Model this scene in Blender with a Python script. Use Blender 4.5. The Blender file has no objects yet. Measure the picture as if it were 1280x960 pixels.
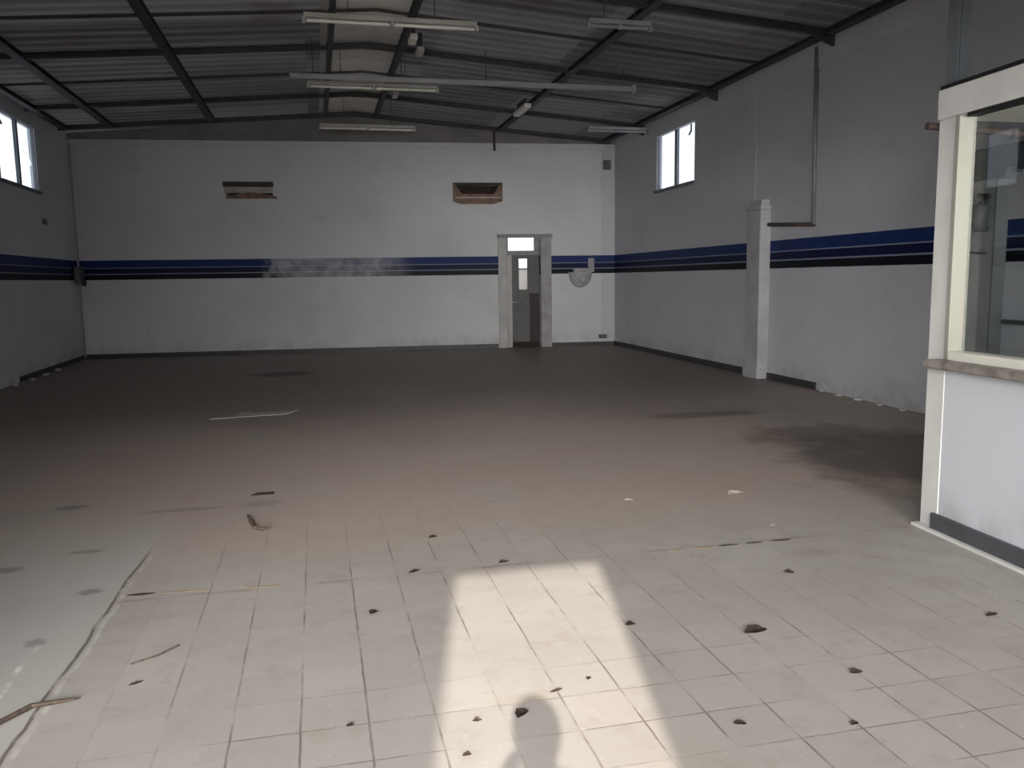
import bpy, bmesh, math, random
from mathutils import Matrix, Vector, Euler
random.seed(7)
S = bpy.context.scene
COL = S.collection

# ---------------------------------------------------------------- camera
cd = bpy.data.cameras.new('camera')
cam = bpy.data.objects.new('camera', cd); COL.objects.link(cam)
cd.sensor_fit = 'HORIZONTAL'; cd.sensor_width = 36.0
cd.lens = 1031.745 / 1280 * 36.0
cd.clip_start = 0.05; cd.clip_end = 300
right = Vector((0.97304889, -0.23014126, -0.01452152))
down = Vector((-0.04324158, -0.12024659, -0.99180186))
fwd = Vector((0.22650836, 0.96569962, -0.12695748))
M = Matrix((right, -down, -fwd)).transposed().to_4x4()
M.translation = Vector((0, 0, 1.6))
cam.matrix_world = M
S.camera = cam

# ---------------------------------------------------------------- world, sun, daylight, exposure
S.view_settings.view_transform = 'Standard'
S.view_settings.look = 'None'
S.view_settings.gamma = 1.0
S.view_settings.use_curve_mapping = False
S.view_settings.exposure = 0.0

W = bpy.data.worlds.new('sky'); S.world = W; W.use_nodes = True
wn = W.node_tree.nodes; wl = W.node_tree.links
bg = wn['Background']
bg.inputs['Color'].default_value = (0.90, 0.95, 1.0, 1)
bg.inputs['Strength'].default_value = 1.6

sd = bpy.data.lights.new('sun', 'SUN')
sd.energy = 8.4; sd.angle = math.radians(0.55); sd.color = (1.0, 0.93, 0.82)
sun = bpy.data.objects.new('sun', sd); COL.objects.link(sun)
sdir = Vector((0.205, 1.0, -0.520)).normalized()          # travels into the hall through the street door
sun.rotation_euler = sdir.to_track_quat('-Z', 'Y').to_euler()

def area(name, loc, d, sx, sy, power, color, spread):
    l = bpy.data.lights.new(name, 'AREA'); l.shape = 'RECTANGLE'
    l.size = sx; l.size_y = sy; l.energy = power; l.color = color; l.spread = math.radians(spread)
    o = bpy.data.objects.new(name, l); COL.objects.link(o)
    o.location = loc; o.rotation_euler = Vector(d).to_track_quat('-Z', 'Y').to_euler()
    return o
# area lamps inside the added panes, standing in for daylight from the street
area('daylight_front_right', (1.75, -3.42, 2.10), (0.06, 1, -0.28), 2.3, 3.6, 142, (1.0, 0.975, 0.95), 74)
area('daylight_front_left', (-2.50, -3.42, 2.10), (0.34, 1, -0.28), 3.2, 3.6, 435, (1.0, 0.98, 0.965), 80)
area('daylight_office', (4.9, -3.42, 1.6), (0.0, 1, 0.20), 2.0, 1.2, 42, (1.0, 0.99, 0.96), 40)  # added lamp, narrow cone aimed to brighten the office ceiling

# ---------------------------------------------------------------- materials
def new_mat(name):
    m = bpy.data.materials.new(name); m.use_nodes = True
    nt = m.node_tree; b = nt.nodes['Principled BSDF']
    return m, nt, b
class N:
    """small node-graph helper"""
    def __init__(s, nt): s.nt = nt; s._pos = None
    def node(s, t, **k):
        n = s.nt.nodes.new(t)
        for a, v in k.items(): setattr(n, a, v)
        return n
    def put(s, sock, v):
        if isinstance(v, bpy.types.NodeSocket): s.nt.links.new(v, sock)
        elif isinstance(v, (tuple, list)): sock.default_value = (*v, 1) if len(v) == 3 and len(sock.default_value) == 4 else v
        else: sock.default_value = v
    def m(s, op, a, b=None, c=None, clamp=False):
        n = s.node('ShaderNodeMath', operation=op); n.use_clamp = clamp
        s.put(n.inputs[0], a)
        if b is not None: s.put(n.inputs[1], b)
        if c is not None: s.put(n.inputs[2], c)
        return n.outputs[0]
    def pos(s):
        if s._pos is None:
            g = s.node('ShaderNodeNewGeometry'); sp = s.node('ShaderNodeSeparateXYZ')
            s.nt.links.new(g.outputs['Position'], sp.inputs[0]); s._pos = (g.outputs['Position'], *sp.outputs)
        return s._pos
    def vec(s, x, y, z):
        n = s.node('ShaderNodeCombineXYZ'); s.put(n.inputs[0], x); s.put(n.inputs[1], y); s.put(n.inputs[2], z); return n.outputs[0]
    def noise(s, scale, detail=3, rough=0.55, vec=None, dist=0.0):
        n = s.node('ShaderNodeTexNoise'); n.inputs['Scale'].default_value = scale
        n.inputs['Detail'].default_value = detail; n.inputs['Roughness'].default_value = rough
        n.inputs['Distortion'].default_value = dist
        s.nt.links.new(vec if vec is not None else s.pos()[0], n.inputs['Vector'])
        return n.outputs[0]
    def ramp(s, v, a, b, lo=0.0, hi=1.0):
        n = s.node('ShaderNodeMapRange'); n.clamp = True
        s.put(n.inputs[0], v); s.put(n.inputs[1], a); s.put(n.inputs[2], b); s.put(n.inputs[3], lo); s.put(n.inputs[4], hi)
        n.interpolation_type = 'SMOOTHSTEP'
        return n.outputs[0]
    def mix(s, f, a, b):
        n = s.node('ShaderNodeMix', data_type='RGBA'); s.put(n.inputs[0], f); s.put(n.inputs[6], a); s.put(n.inputs[7], b)
        return n.outputs[2]
    def band(s, v, a, b, soft=0.004):
        lo = s.ramp(v, a - soft, a + soft); hi = s.ramp(v, b - soft, b + soft, 1.0, 0.0)
        return s.m('MULTIPLY', lo, hi)
    def bump(s, h, strength, dist=0.01):
        n = s.node('ShaderNodeBump'); n.inputs['Strength'].default_value = strength; n.inputs['Distance'].default_value = dist
        s.put(n.inputs['Height'], h); return n.outputs[0]

def mat(name, color, rough=0.6, metal=0.0, var=0.12, scale=6.0, color2=None, bump=0.1, bscale=None):
    m, nt, b = new_mat(name); g = N(nt)
    n = g.noise(scale, 4)
    c2 = color2 or tuple(max(0, c * (1 - 2.2 * var)) for c in color)
    g.put(b.inputs['Base Color'], g.mix(g.ramp(n, 0.35, 0.75), color, c2))
    b.inputs['Roughness'].default_value = rough; b.inputs['Metallic'].default_value = metal
    if bump: g.put(b.inputs['Normal'], g.bump(g.noise(bscale or scale * 6, 3), bump, 0.004))
    return m

WHITE = (0.60, 0.60, 0.60)
def wall_mat(name, white, stripes=True, fade=False, dirt=0.25):
    m, nt, b = new_mat(name); g = N(nt)
    P, X, Y, Z = g.pos()
    big = g.noise(0.55, 4, 0.6); mid = g.noise(2.6, 5, 0.65)
    col = g.mix(g.ramp(big, 0.40, 0.72, 0, dirt * 1.3), white, tuple(c * 0.72 for c in white))
    col = g.mix(g.ramp(mid, 0.55, 0.80, 0, dirt), col, (white[0] * 0.60, white[1] * 0.57, white[2] * 0.55))
    # splashed dirt just above the floor
    low = g.m('MULTIPLY', g.ramp(Z, 0.05, 0.45, 1, 0), g.ramp(mid, 0.35, 0.65))
    col = g.mix(g.m('MULTIPLY', low, 0.35), col, (0.22, 0.20, 0.18))
    if stripes:
        wob = g.m('MULTIPLY', g.m('SUBTRACT', g.noise(3.0, 2), 0.5), 0.006)
        z = g.m('ADD', Z, wob)
        keep = 1.0
        if fade:
            fx = g.m('MULTIPLY', g.ramp(g.m('ADD', X, g.m('MULTIPLY', g.m('SUBTRACT', mid, 0.5), 1.2)), -1.05, -0.80), g.ramp(X, 1.2, 2.3, 1, 0))
            keep = g.m('SUBTRACT', 1.0, g.m('MULTIPLY', fx, g.ramp(g.noise(5.0, 4), 0.25, 0.7, 0.28, 0.62)))
        for lo, hi, c in ((1.945, 2.105, (0.010, 0.028, 0.120)), (1.818, 1.932, (0.004, 0.007, 0.045)), (1.690, 1.800, (0.004, 0.004, 0.010))):
            col = g.mix(g.m('MULTIPLY', g.band(z, lo, hi), keep), col, c)
        for lo, hi in ((1.932, 1.945), (1.800, 1.818)):
            col = g.mix(g.m('MULTIPLY', g.band(z, lo, hi, 0.003), keep), col, (0.20, 0.24, 0.33))
    g.put(b.inputs['Base Color'], col)
    b.inputs['Roughness'].default_value = 0.55; b.inputs['Specular IOR Level'].default_value = 0.2
    g.put(b.inputs['Normal'], g.bump(g.noise(14, 4), 0.25, 0.006))
    return m

def floor_mat():
    m, nt, b = new_mat('worn_floor_tiles'); g = N(nt)
    P, X, Y, Z = g.pos()
    T = 0.2425
    n_s = g.noise(1.3, 4, 0.6); n_m = g.noise(5.5, 5, 0.65); n_f = g.noise(26, 4, 0.6); n_b = g.noise(0.35, 3, 0.5)
    wob = g.m('MULTIPLY', g.m('SUBTRACT', n_m, 0.5), 0.010)
    u = g.m('DIVIDE', g.m('ADD', g.m('SUBTRACT', X, 0.365), wob), T)
    v = g.m('DIVIDE', g.m('ADD', g.m('SUBTRACT', Y, 2.635), wob), T)
    du = g.m('ABSOLUTE', g.m('SUBTRACT', u, g.m('ROUND', u))); dv = g.m('ABSOLUTE', g.m('SUBTRACT', v, g.m('ROUND', v)))
    # per tile tone
    wn_ = g.node('ShaderNodeTexWhiteNoise', noise_dimensions='2D')
    g.put(wn_.inputs['Vector'], g.vec(g.m('FLOOR', u), g.m('FLOOR', v), 0.0)); tone = wn_.outputs['Value']
    base = g.mix(tone, (0.385, 0.357, 0.33), (0.35, 0.327, 0.302))
    base = g.mix(g.ramp(n_s, 0.35, 0.7, 0, 0.5), base, (0.32, 0.285, 0.255))
    base = g.mix(g.ramp(n_m, 0.50, 0.74, 0, 0.45), base, (0.27, 0.235, 0.205))
    base = g.mix(g.ramp(n_f, 0.60, 0.80, 0, 0.25), base, (0.70, 0.68, 0.64))
    # past the joint the floor is dirtier and browner, then darker with depth, left of the broken seam bare screed
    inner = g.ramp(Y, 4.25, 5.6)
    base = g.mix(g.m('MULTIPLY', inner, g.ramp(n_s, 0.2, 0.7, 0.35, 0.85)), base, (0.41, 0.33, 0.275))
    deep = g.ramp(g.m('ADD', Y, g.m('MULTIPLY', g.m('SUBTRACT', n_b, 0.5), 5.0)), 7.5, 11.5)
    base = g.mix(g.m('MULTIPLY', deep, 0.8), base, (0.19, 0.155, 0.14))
    seam = g.m('ADD', g.m('ADD', -1.19, g.m('MULTIPLY', Y, 0.028)), g.m('MULTIPLY', g.m('SUBTRACT', g.noise(3.5, 5), 0.5), 0.06))
    sx = g.m('SUBTRACT', X, seam)
    leftm = g.m('MULTIPLY', g.ramp(sx, -0.02, 0.02, 1, 0), g.ramp(Y, 4.8, 6.8, 1, 0))
    base = g.mix(g.m('MULTIPLY', leftm, 0.55), base, (0.43, 0.425, 0.40))
    # grout, each line worn differently
    wv = g.ramp(g.noise(2.4, 4, 0.75), 0.38, 0.62, 0.05, 1.0)
    lu = g.m('MULTIPLY', g.ramp(du, 0.010, 0.024, 1, 0), 0.78); lv = g.m('MULTIPLY', g.ramp(dv, 0.008, 0.020, 1, 0), g.ramp(Y, 2.8, 3.5, 0.65, 0.12))
    gr = g.m('MULTIPLY', g.m('MAXIMUM', lu, lv), wv)
    vis = g.m('MULTIPLY', g.ramp(sx, 0.0, 0.7, 0.0, 1.0), g.ramp(g.m('ADD', Y, g.m('MULTIPLY', g.ramp(X, 0.8, 2.5), 1.6)), 4.2, 6.2, 1, 0.06))
    gr = g.m('MULTIPLY', gr, vis)
    base = g.mix(gr, base, (0.13, 0.10, 0.085))
    # the broken seam
    near = g.ramp(Y, 4.9, 5.4, 1, 0)
    cr = g.m('MULTIPLY', g.ramp(g.m('ABSOLUTE', sx), 0.003, 0.011, 1, 0), g.m('MULTIPLY', near, g.ramp(g.noise(7, 3), 0.33, 0.5, 0.25, 1)))
    wh = g.m('MULTIPLY', g.band(g.m('ABSOLUTE', g.m('SUBTRACT', sx, 0.03)), -0.01, 0.010, 0.006), g.m('MULTIPLY', near, g.ramp(g.noise(9, 3), 0.36, 0.62, 0, 0.32)))
    wh2 = g.m('MULTIPLY', g.ramp(g.m('ABSOLUTE', g.m('ADD', sx, 0.19)), 0.006, 0.018, 1, 0), g.m('MULTIPLY', g.ramp(Y, 3.7, 4.0, 1, 0), g.ramp(g.noise(6, 3), 0.45, 0.6, 0, 0.7)))
    base = g.mix(wh, base, (0.72, 0.70, 0.67)); base = g.mix(wh2, base, (0.72, 0.70, 0.67)); base = g.mix(cr, base, (0.14, 0.12, 0.105))
    # expansion joint at the change of bays
    jy = g.m('ABSOLUTE', g.m('SUBTRACT', g.m('ADD', Y, g.m('MULTIPLY', g.m('SUBTRACT', n_m, 0.5), 0.05)), 4.37))
    jn = g.m('MULTIPLY', g.ramp(jy, 0.006, 0.02, 1, 0), g.m('MULTIPLY', g.ramp(X, -1.1, -1.0), g.ramp(g.noise(4, 3), 0.45, 0.6, 0.05, 0.55)))
    base = g.mix(jn, base, (0.20, 0.15, 0.11))
    # stains, and painted shade behind the office: x, y, rx, ry, strength, colour
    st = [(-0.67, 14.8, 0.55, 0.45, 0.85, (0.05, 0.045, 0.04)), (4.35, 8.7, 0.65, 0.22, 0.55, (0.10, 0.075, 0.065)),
          (4.95, 7.3, 1.0, 0.5, 0.55, (0.10, 0.075, 0.065)), (5.15, 5.9, 1.35, 1.65, 0.75, (0.10, 0.078, 0.07)),  # the widest ellipse also paints in the office partition's shadow
          (1.1, 11.8, 0.5, 1.2, 0.22, (0.30, 0.29, 0.29)),
          (-1.30, 3.95, 0.05, 0.05, 0.5, (0.12, 0.10, 0.09)), (-1.22, 4.56, 0.07, 0.04, 0.6, (0.12, 0.10, 0.09)),
          (-1.79, 6.39, 0.12, 0.06, 0.6, (0.10, 0.09, 0.08)), (-1.77, 5.05, 0.10, 0.06, 0.55, (0.12, 0.10, 0.09)),
          (-1.41, 5.28, 0.12, 0.04, 0.5, (0.14, 0.12, 0.10)), (-1.0, 6.1, 0.30, 0.05, 0.4, (0.14, 0.12, 0.11)),
          (3.08, 3.51, 0.16, 0.10, 0.35, (0.28, 0.24, 0.20)), (2.75, 4.1, 0.2, 0.08, 0.35, (0.26, 0.21, 0.17)),
          (0.70, 2.90, 0.14, 0.05, 0.35, (0.33, 0.27, 0.2)),
          (-0.45, 6.12, 0.18, 0.10, 0.45, (0.22, 0.18, 0.15))]
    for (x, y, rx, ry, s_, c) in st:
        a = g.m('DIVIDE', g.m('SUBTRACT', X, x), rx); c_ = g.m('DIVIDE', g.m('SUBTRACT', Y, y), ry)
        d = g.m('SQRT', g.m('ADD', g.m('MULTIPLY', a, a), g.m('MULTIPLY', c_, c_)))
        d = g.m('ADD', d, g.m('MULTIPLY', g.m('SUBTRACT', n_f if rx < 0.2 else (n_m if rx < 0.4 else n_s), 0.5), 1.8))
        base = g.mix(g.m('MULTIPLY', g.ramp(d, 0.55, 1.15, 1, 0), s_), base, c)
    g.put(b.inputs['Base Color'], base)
    g.put(b.inputs['Roughness'], g.m('ADD', 0.42, g.m('MULTIPLY', n_m, 0.25)))
    b.inputs['Specular IOR Level'].default_value = 0.35
    h = g.m('ADD', g.m('MULTIPLY', gr, -1.0), g.m('ADD', g.m('MULTIPLY', cr, -3.0), g.m('MULTIPLY', n_f, 0.25)))
    g.put(b.inputs['Normal'], g.bump(h, 0.35, 0.003))
    return m

def roof_mat(name, c1, c2):
    m, nt, b = new_mat(name); g = N(nt)
    P, X, Y, Z = g.pos()
    streak = g.noise(1.0, 4, 0.6, vec=g.vec(g.m('MULTIPLY', X, 0.35), g.m('MULTIPLY', Y, 5.0), 0.0))
    sheet = g.node('ShaderNodeTexWhiteNoise', noise_dimensions='2D')
    g.put(sheet.inputs['Vector'], g.vec(g.m('FLOOR', g.m('DIVIDE', X, 1.95)), g.m('FLOOR', g.m('DIVIDE', Y, 1.1)), 0.0))
    col = g.mix(g.ramp(streak, 0.3, 0.7), c1, c2)
    col = g.mix(g.m('MULTIPLY', sheet.outputs['Value'], 0.6), col, tuple(c * 1.7 for c in c1))
    col = g.mix(g.ramp(g.noise(1.1, 3), 0.55, 0.8, 0, 0.5), col, (c2[0] * 1.2, c2[1] * 0.9, c2[2] * 0.75))
    g.put(b.inputs['Base Color'], col); b.inputs['Roughness'].default_value = 0.6; b.inputs['Metallic'].default_value = 0.0
    return m

def glass_mat(name, tint=(0.95, 0.97, 1.0), refl=0.06, rough=0.02):
    m = bpy.data.materials.new(name); m.use_nodes = True; nt = m.node_tree; nt.nodes.clear(); g = N(nt)
    t = g.node('ShaderNodeBsdfTransparent'); t.inputs['Color'].default_value = (*tint, 1)
    s = g.node('ShaderNodeBsdfGlossy'); s.inputs['Roughness'].default_value = rough
    n = g.noise(3.0, 3)
    x = g.node('ShaderNodeMixShader'); g.put(x.inputs[0], g.m('MULTIPLY', g.ramp(n, 0.2, 0.8, 0.7, 1.0), refl))
    nt.links.new(t.outputs[0], x.inputs[1]); nt.links.new(s.outputs[0], x.inputs[2])
    o = g.node('ShaderNodeOutputMaterial'); nt.links.new(x.outputs[0], o.inputs[0])
    return m

MT = dict(
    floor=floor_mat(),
    wallR=wall_mat('painted_wall_with_stripes', (0.53, 0.535, 0.57)),
    wallL=wall_mat('painted_wall_with_stripes_grey', (0.62, 0.65, 0.69)),
    wallB=wall_mat('painted_back_wall_with_stripes', (0.60, 0.60, 0.62), fade=True),
    plain=wall_mat('plain_white_paint', (0.58, 0.58, 0.59), stripes=False),
    office=wall_mat('office_white_paint', (0.60, 0.625, 0.665), stripes=False, dirt=0.08),
    roof=roof_mat('corrugated_roof_sheet', (0.140, 0.136, 0.136), (0.085, 0.083, 0.083)),
    sky=roof_mat('pale_roof_sheet', (0.85, 0.81, 0.76), (0.70, 0.67, 0.62)),  # pale tone stands in for daylight through translucent ridge sheets
    steel=mat('dark_steel', (0.060, 0.060, 0.063), 0.6, 0.0, 0.2, 5),
    rust=mat('rusty_dark_steel', (0.075, 0.05, 0.045), 0.7, 0.0, 0.25, 6),
    gsteel=mat('grey_painted_steel', (0.09, 0.10, 0.108), 0.5, 0.0, 0.12, 4),
    column=mat('blue_grey_column_paint', (0.12, 0.135, 0.145), 0.5, 0.0, 0.1, 3),
    gable=mat('gable_sheet', (0.22, 0.205, 0.20), 0.7, 0.0, 0.15, 1.5),
    conduit=mat('conduit_paint', (0.20, 0.205, 0.21), 0.5, 0.0, 0.1, 3),
    pgrey=mat('grey_pillar_paint', (0.42, 0.425, 0.44), 0.6, 0.0, 0.1, 3),
    cream=mat('cream_frame_paint', (0.72, 0.70, 0.62), 0.4, 0.0, 0.06, 3, bump=0.05),
    creamw=mat('off_white_frame_paint', (0.68, 0.68, 0.65), 0.45, 0.0, 0.06, 3, bump=0.05),
    ceil2=mat('cream_office_ceiling', (0.84, 0.82, 0.73), 0.6, 0.0, 0.05, 2, bump=0.05),
    base=mat('dark_baseboard', (0.045, 0.045, 0.048), 0.5, 0.0, 0.2, 5),
    baseO=mat('slate_baseboard', (0.075, 0.08, 0.088), 0.45, 0.0, 0.1, 5),
    sill=mat('stone_sill', (0.30, 0.27, 0.24), 0.5, 0.0, 0.3, 9),
    tube=mat('fluorescent_tube_off', (0.86, 0.83, 0.74), 0.3, 0.0, 0.05, 3, bump=0.0),
    housing=mat('white_lamp_housing', (0.50, 0.485, 0.45), 0.4, 0.0, 0.1, 3),
    tray=mat('grey_metal_tray', (0.38, 0.38, 0.40), 0.4, 0.1, 0.08, 3),
    beigej=mat('beige_window_jamb', (0.33, 0.32, 0.275), 0.5, 0.0, 0.06, 3, bump=0.05),
    black=mat('black_rubber', (0.012, 0.012, 0.013), 0.6, 0.0, 0.1, 8),
    wood=mat('brown_wood', (0.23, 0.135, 0.085), 0.6, 0.0, 0.25, 8),
    woodd=mat('dark_brown_wood', (0.060, 0.040, 0.030), 0.7, 0.0, 0.25, 8),
    beige=mat('beige_board', (0.42, 0.38, 0.33), 0.6, 0.0, 0.1, 6),
    recess=mat('recess_soot', (0.035, 0.022, 0.018), 0.9, 0.0, 0.2, 8),  # near-black tone for the vent backings and kick plate
    leafg=mat('door_leaf_dark_grey', (0.085, 0.082, 0.082), 0.5, 0.0, 0.1, 4),
    dgrey=mat('door_grey', (0.22, 0.215, 0.215), 0.5, 0.0, 0.1, 4),
    jamb=mat('door_surround_grey', (0.33, 0.32, 0.315), 0.55, 0.0, 0.12, 4),
    jambl=mat('door_surround_pale', (0.43, 0.415, 0.40), 0.5, 0.0, 0.1, 4),
    dred=mat('dark_red_door', (0.028, 0.013, 0.013), 0.6, 0.0, 0.2, 5),
    winf=mat('grey_window_frame', (0.16, 0.17, 0.19), 0.5, 0.0, 0.1, 4),
    chrome=mat('worn_chrome', (0.60, 0.60, 0.60), 0.3, 0.8, 0.05, 6),
    glass=glass_mat('window_glass'),
    oglass=glass_mat('office_glass', (0.86, 0.88, 0.88), 0.05),
    frost=mat('frosted_pane', (0.80, 0.82, 0.84), 0.5, 0.0, 0.03, 2),
    leaf=mat('dry_leaf', (0.075, 0.052, 0.036), 0.8, 0.0, 0.3, 40),
    leafl=mat('faded_leaf', (0.11, 0.078, 0.056), 0.8, 0.0, 0.3, 40),
    paper=mat('dirty_paper', (0.72, 0.66, 0.58), 0.8, 0.0, 0.1, 30),
    sheetg=mat('grey_plastic_sheet', (0.40, 0.39, 0.38), 0.5, 0.0, 0.1, 4),
    tapey=mat('worn_yellow_tape', (0.30, 0.21, 0.115), 0.9, 0.0, 0.25, 30, color2=(0.33, 0.28, 0.22)),
    tapeb=mat('worn_black_tape', (0.065, 0.05, 0.038), 0.6, 0.0, 0.2, 14),
    ground=mat('street_asphalt', (0.20, 0.20, 0.20), 0.9, 0.0, 0.1, 2),
    plaster=mat('fallen_plaster', (0.50, 0.49, 0.47), 0.9, 0.0, 0.15, 20),
    skin=mat('skin', (0.48, 0.30, 0.22), 0.6, 0.0, 0.05, 6, bump=0),
    shirt=mat('navy_shirt', (0.05, 0.06, 0.10), 0.9, 0.0, 0.1, 12),
    jeans=mat('dark_jeans', (0.04, 0.05, 0.09), 0.9, 0.0, 0.1, 12),
    hair=mat('dark_hair', (0.02, 0.015, 0.012), 0.8, 0.0, 0.1, 30),
)

# ---------------------------------------------------------------- object helpers
def link(name, bm, m, parent=None, origin=None, smooth=False, bevel=0.0):
    """one mesh object; bm is in world coordinates, origin = base of the thing"""
    if origin is None:
        origin = parent['_o'] if parent is not None and '_o' in parent else None
    o3 = Vector(origin) if origin is not None else Vector((0, 0, 0))
    if bevel:
        bmesh.ops.bevel(bm, geom=bm.edges[:], offset=bevel, segments=1, affect='EDGES', clamp_overlap=True)
    bmesh.ops.translate(bm, verts=bm.verts, vec=-o3)
    bmesh.ops.recalc_face_normals(bm, faces=bm.faces)
    me = bpy.data.meshes.new(name); bm.to_mesh(me); bm.free()
    if smooth:
        for p in me.polygons: p.use_smooth = True
    ms = m if isinstance(m, (list, tuple)) else [m]
    for x in ms: me.materials.append(x)
    o = bpy.data.objects.new(name, me); COL.objects.link(o)
    if parent is not None:
        o.parent = parent
    else:
        o.location = o3
    return o

_roots = []
def root(name, loc, label, cat, group=None, kind=None):
    o = bpy.data.objects.new(name, None); COL.objects.link(o); o.location = loc
    o.empty_display_size = 0.1; o['_o'] = list(loc); _roots.append(o)
    if label: o['label'] = label; o['category'] = cat
    if group: o['group'] = group
    if kind: o['kind'] = kind
    return o
def tag(o, label, cat, group=None):
    o['label'] = label; o['category'] = cat
    if group: o['group'] = group
    return o
def struct(o, label=None):
    o['kind'] = 'structure'
    if label: o['label'] = label
    return o

def B(): return bmesh.new()
def box(bm, x0, x1, y0, y1, z0, z1, mi=0):
    vs = [bm.verts.new((x, y, z)) for z in (z0, z1) for y in (y0, y1) for x in (x0, x1)]
    for f in ((0, 1, 3, 2), (4, 6, 7, 5), (0, 4, 5, 1), (2, 3, 7, 6), (0, 2, 6, 4), (1, 5, 7, 3)):
        bm.faces.new([vs[i] for i in f]).material_index = mi
    return bm
def obox(bm, p0, p1, w, h, up=(0, 0, 1)):
    """box running from p0 to p1 (centre line), w across, h along up"""
    p0 = Vector(p0); p1 = Vector(p1); d = (p1 - p0).normalized(); u = Vector(up); s = d.cross(u).normalized(); u = s.cross(d).normalized()
    vs = []
    for p in (p0, p1):
        for a, b_ in ((-1, -1), (1, -1), (1, 1), (-1, 1)):
            vs.append(bm.verts.new(p + s * (a * w / 2) + u * (b_ * h / 2)))
    for f in ((0, 1, 2, 3), (7, 6, 5, 4), (0, 4, 5, 1), (1, 5, 6, 2), (2, 6, 7, 3), (3, 7, 4, 0)):
        bm.faces.new([vs[i] for i in f])
    return bm
def ibeam(bm, p0, p1, w, h, t=0.014, up=(0, 0, 1)):
    p0 = Vector(p0); p1 = Vector(p1); d = (p1 - p0).normalized(); s = d.cross(Vector(up)).normalized(); u = s.cross(d).normalized()
    obox(bm, p0 + u * (h / 2 - t / 2), p1 + u * (h / 2 - t / 2), w, t, up)
    obox(bm, p0 - u * (h / 2 - t / 2), p1 - u * (h / 2 - t / 2), w, t, up)
    obox(bm, p0, p1, t, h - 2 * t, up)
    return bm
def tube(bm, pts, r, seg=10, caps=True):
    pts = [Vector(p) for p in pts]; rings = []
    for i, p in enumerate(pts):
        d = (pts[min(i + 1, len(pts) - 1)] - pts[max(i - 1, 0)]).normalized()
        a = Vector((0, 0, 1)) if abs(d.z) < 0.9 else Vector((1, 0, 0))
        s = d.cross(a).normalized(); u = s.cross(d).normalized()
        rr = r[i] if isinstance(r, (list, tuple)) else r
        rings.append([bm.verts.new(p + (s * math.cos(t) + u * math.sin(t)) * rr) for t in [2 * math.pi * k / seg for k in range(seg)]])
    for a, b_ in zip(rings, rings[1:]):
        for k in range(seg): bm.faces.new((a[k], a[(k + 1) % seg], b_[(k + 1) % seg], b_[k]))
    if caps: bm.faces.new(rings[0][::-1]); bm.faces.new(rings[-1])
    return bm
def prism(bm, poly, d):
    """extrude a polygon (list of 3D points) by the vector d"""
    a = [bm.verts.new(p) for p in poly]; b_ = [bm.verts.new(Vector(p) + Vector(d)) for p in poly]
    bm.faces.new(a[::-1]); bm.faces.new(b_)
    n = len(a)
    for k in range(n): bm.faces.new((a[k], a[(k + 1) % n], b_[(k + 1) % n], b_[k]))
    return bm

# vertical wall frames: origin A, direction to B, n = normal into the room
class WallF:
    def __init__(s, A, Bp, inward):
        s.A = Vector((A[0], A[1], 0)); s.d = Vector((Bp[0] - A[0], Bp[1] - A[1], 0)).normalized()
        n = Vector((-s.d.y, s.d.x, 0)); s.n = n if n.dot(Vector((*inward, 0))) > 0 else -n
    def p(s, t, z, off=0.0):
        v = s.A + s.d * t + s.n * off; return Vector((v.x, v.y, z))
    def box(s, bm, t0, t1, z0, z1, o0, o1):
        c = [s.p(t, z, o) for z in (z0, z1) for o in (o0, o1) for t in (t0, t1)]
        vs = [bm.verts.new(v) for v in c]
        for f in ((0, 1, 3, 2), (4, 6, 7, 5), (0, 4, 5, 1), (2, 3, 7, 6), (0, 2, 6, 4), (1, 5, 7, 3)): bm.faces.new([vs[i] for i in f])
        return bm
    def slab(s, bm, t0, t1, ztop, holes, thick=0.3, z0=0.0):
        """wall between t0 and t1 with rectangular holes (ta, tb, za, zb); ztop a number"""
        ts = sorted({t0, t1, *[h[0] for h in holes], *[h[1] for h in holes]})
        for a, b_ in zip(ts, ts[1:]):
            hs = sorted([h for h in holes if h[0] < b_ - 1e-6 and h[1] > a + 1e-6], key=lambda h: h[2])
            z = z0
            for h in hs:
                if h[2] > z: s.box(bm, a, b_, z, h[2], -thick, 0)
                z = h[3]
            if z < ztop: s.box(bm, a, b_, z, ztop, -thick, 0)
        return bm
YF = -3.5                                     # inner face of the street front
def tR(Y): return (Y - RW.A.y) / RW.d.y
def tL(Y): return (Y - LW.A.y) / LW.d.y
def tB(X): return (X - BW.A.x) / BW.d.x
RW = WallF((6.551, -3.5), (6.84, 18.47), (-1, 0))
LW = WallF((-4.563, -3.5), (-4.94, 19.43), (1, 0))
BW = WallF((-4.94, 19.43), (6.84, 18.47), (0, -1))
FW = WallF((-4.60, YF), (6.582, YF), (0, 1))
EAVE = 4.80; RX = 0.95                          # wall tops and ridge line
def roof_z(x): return 5.22 - abs(x - RX) * 0.078

# ---------------------------------------------------------------- structure
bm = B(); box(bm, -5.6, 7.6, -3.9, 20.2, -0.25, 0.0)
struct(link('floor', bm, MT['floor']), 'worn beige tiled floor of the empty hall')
bm = B(); box(bm, -12, 14, -16, -3.9, -0.3, -0.05)
struct(link('ground', bm, MT['ground']), 'street ground outside the front')

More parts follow.
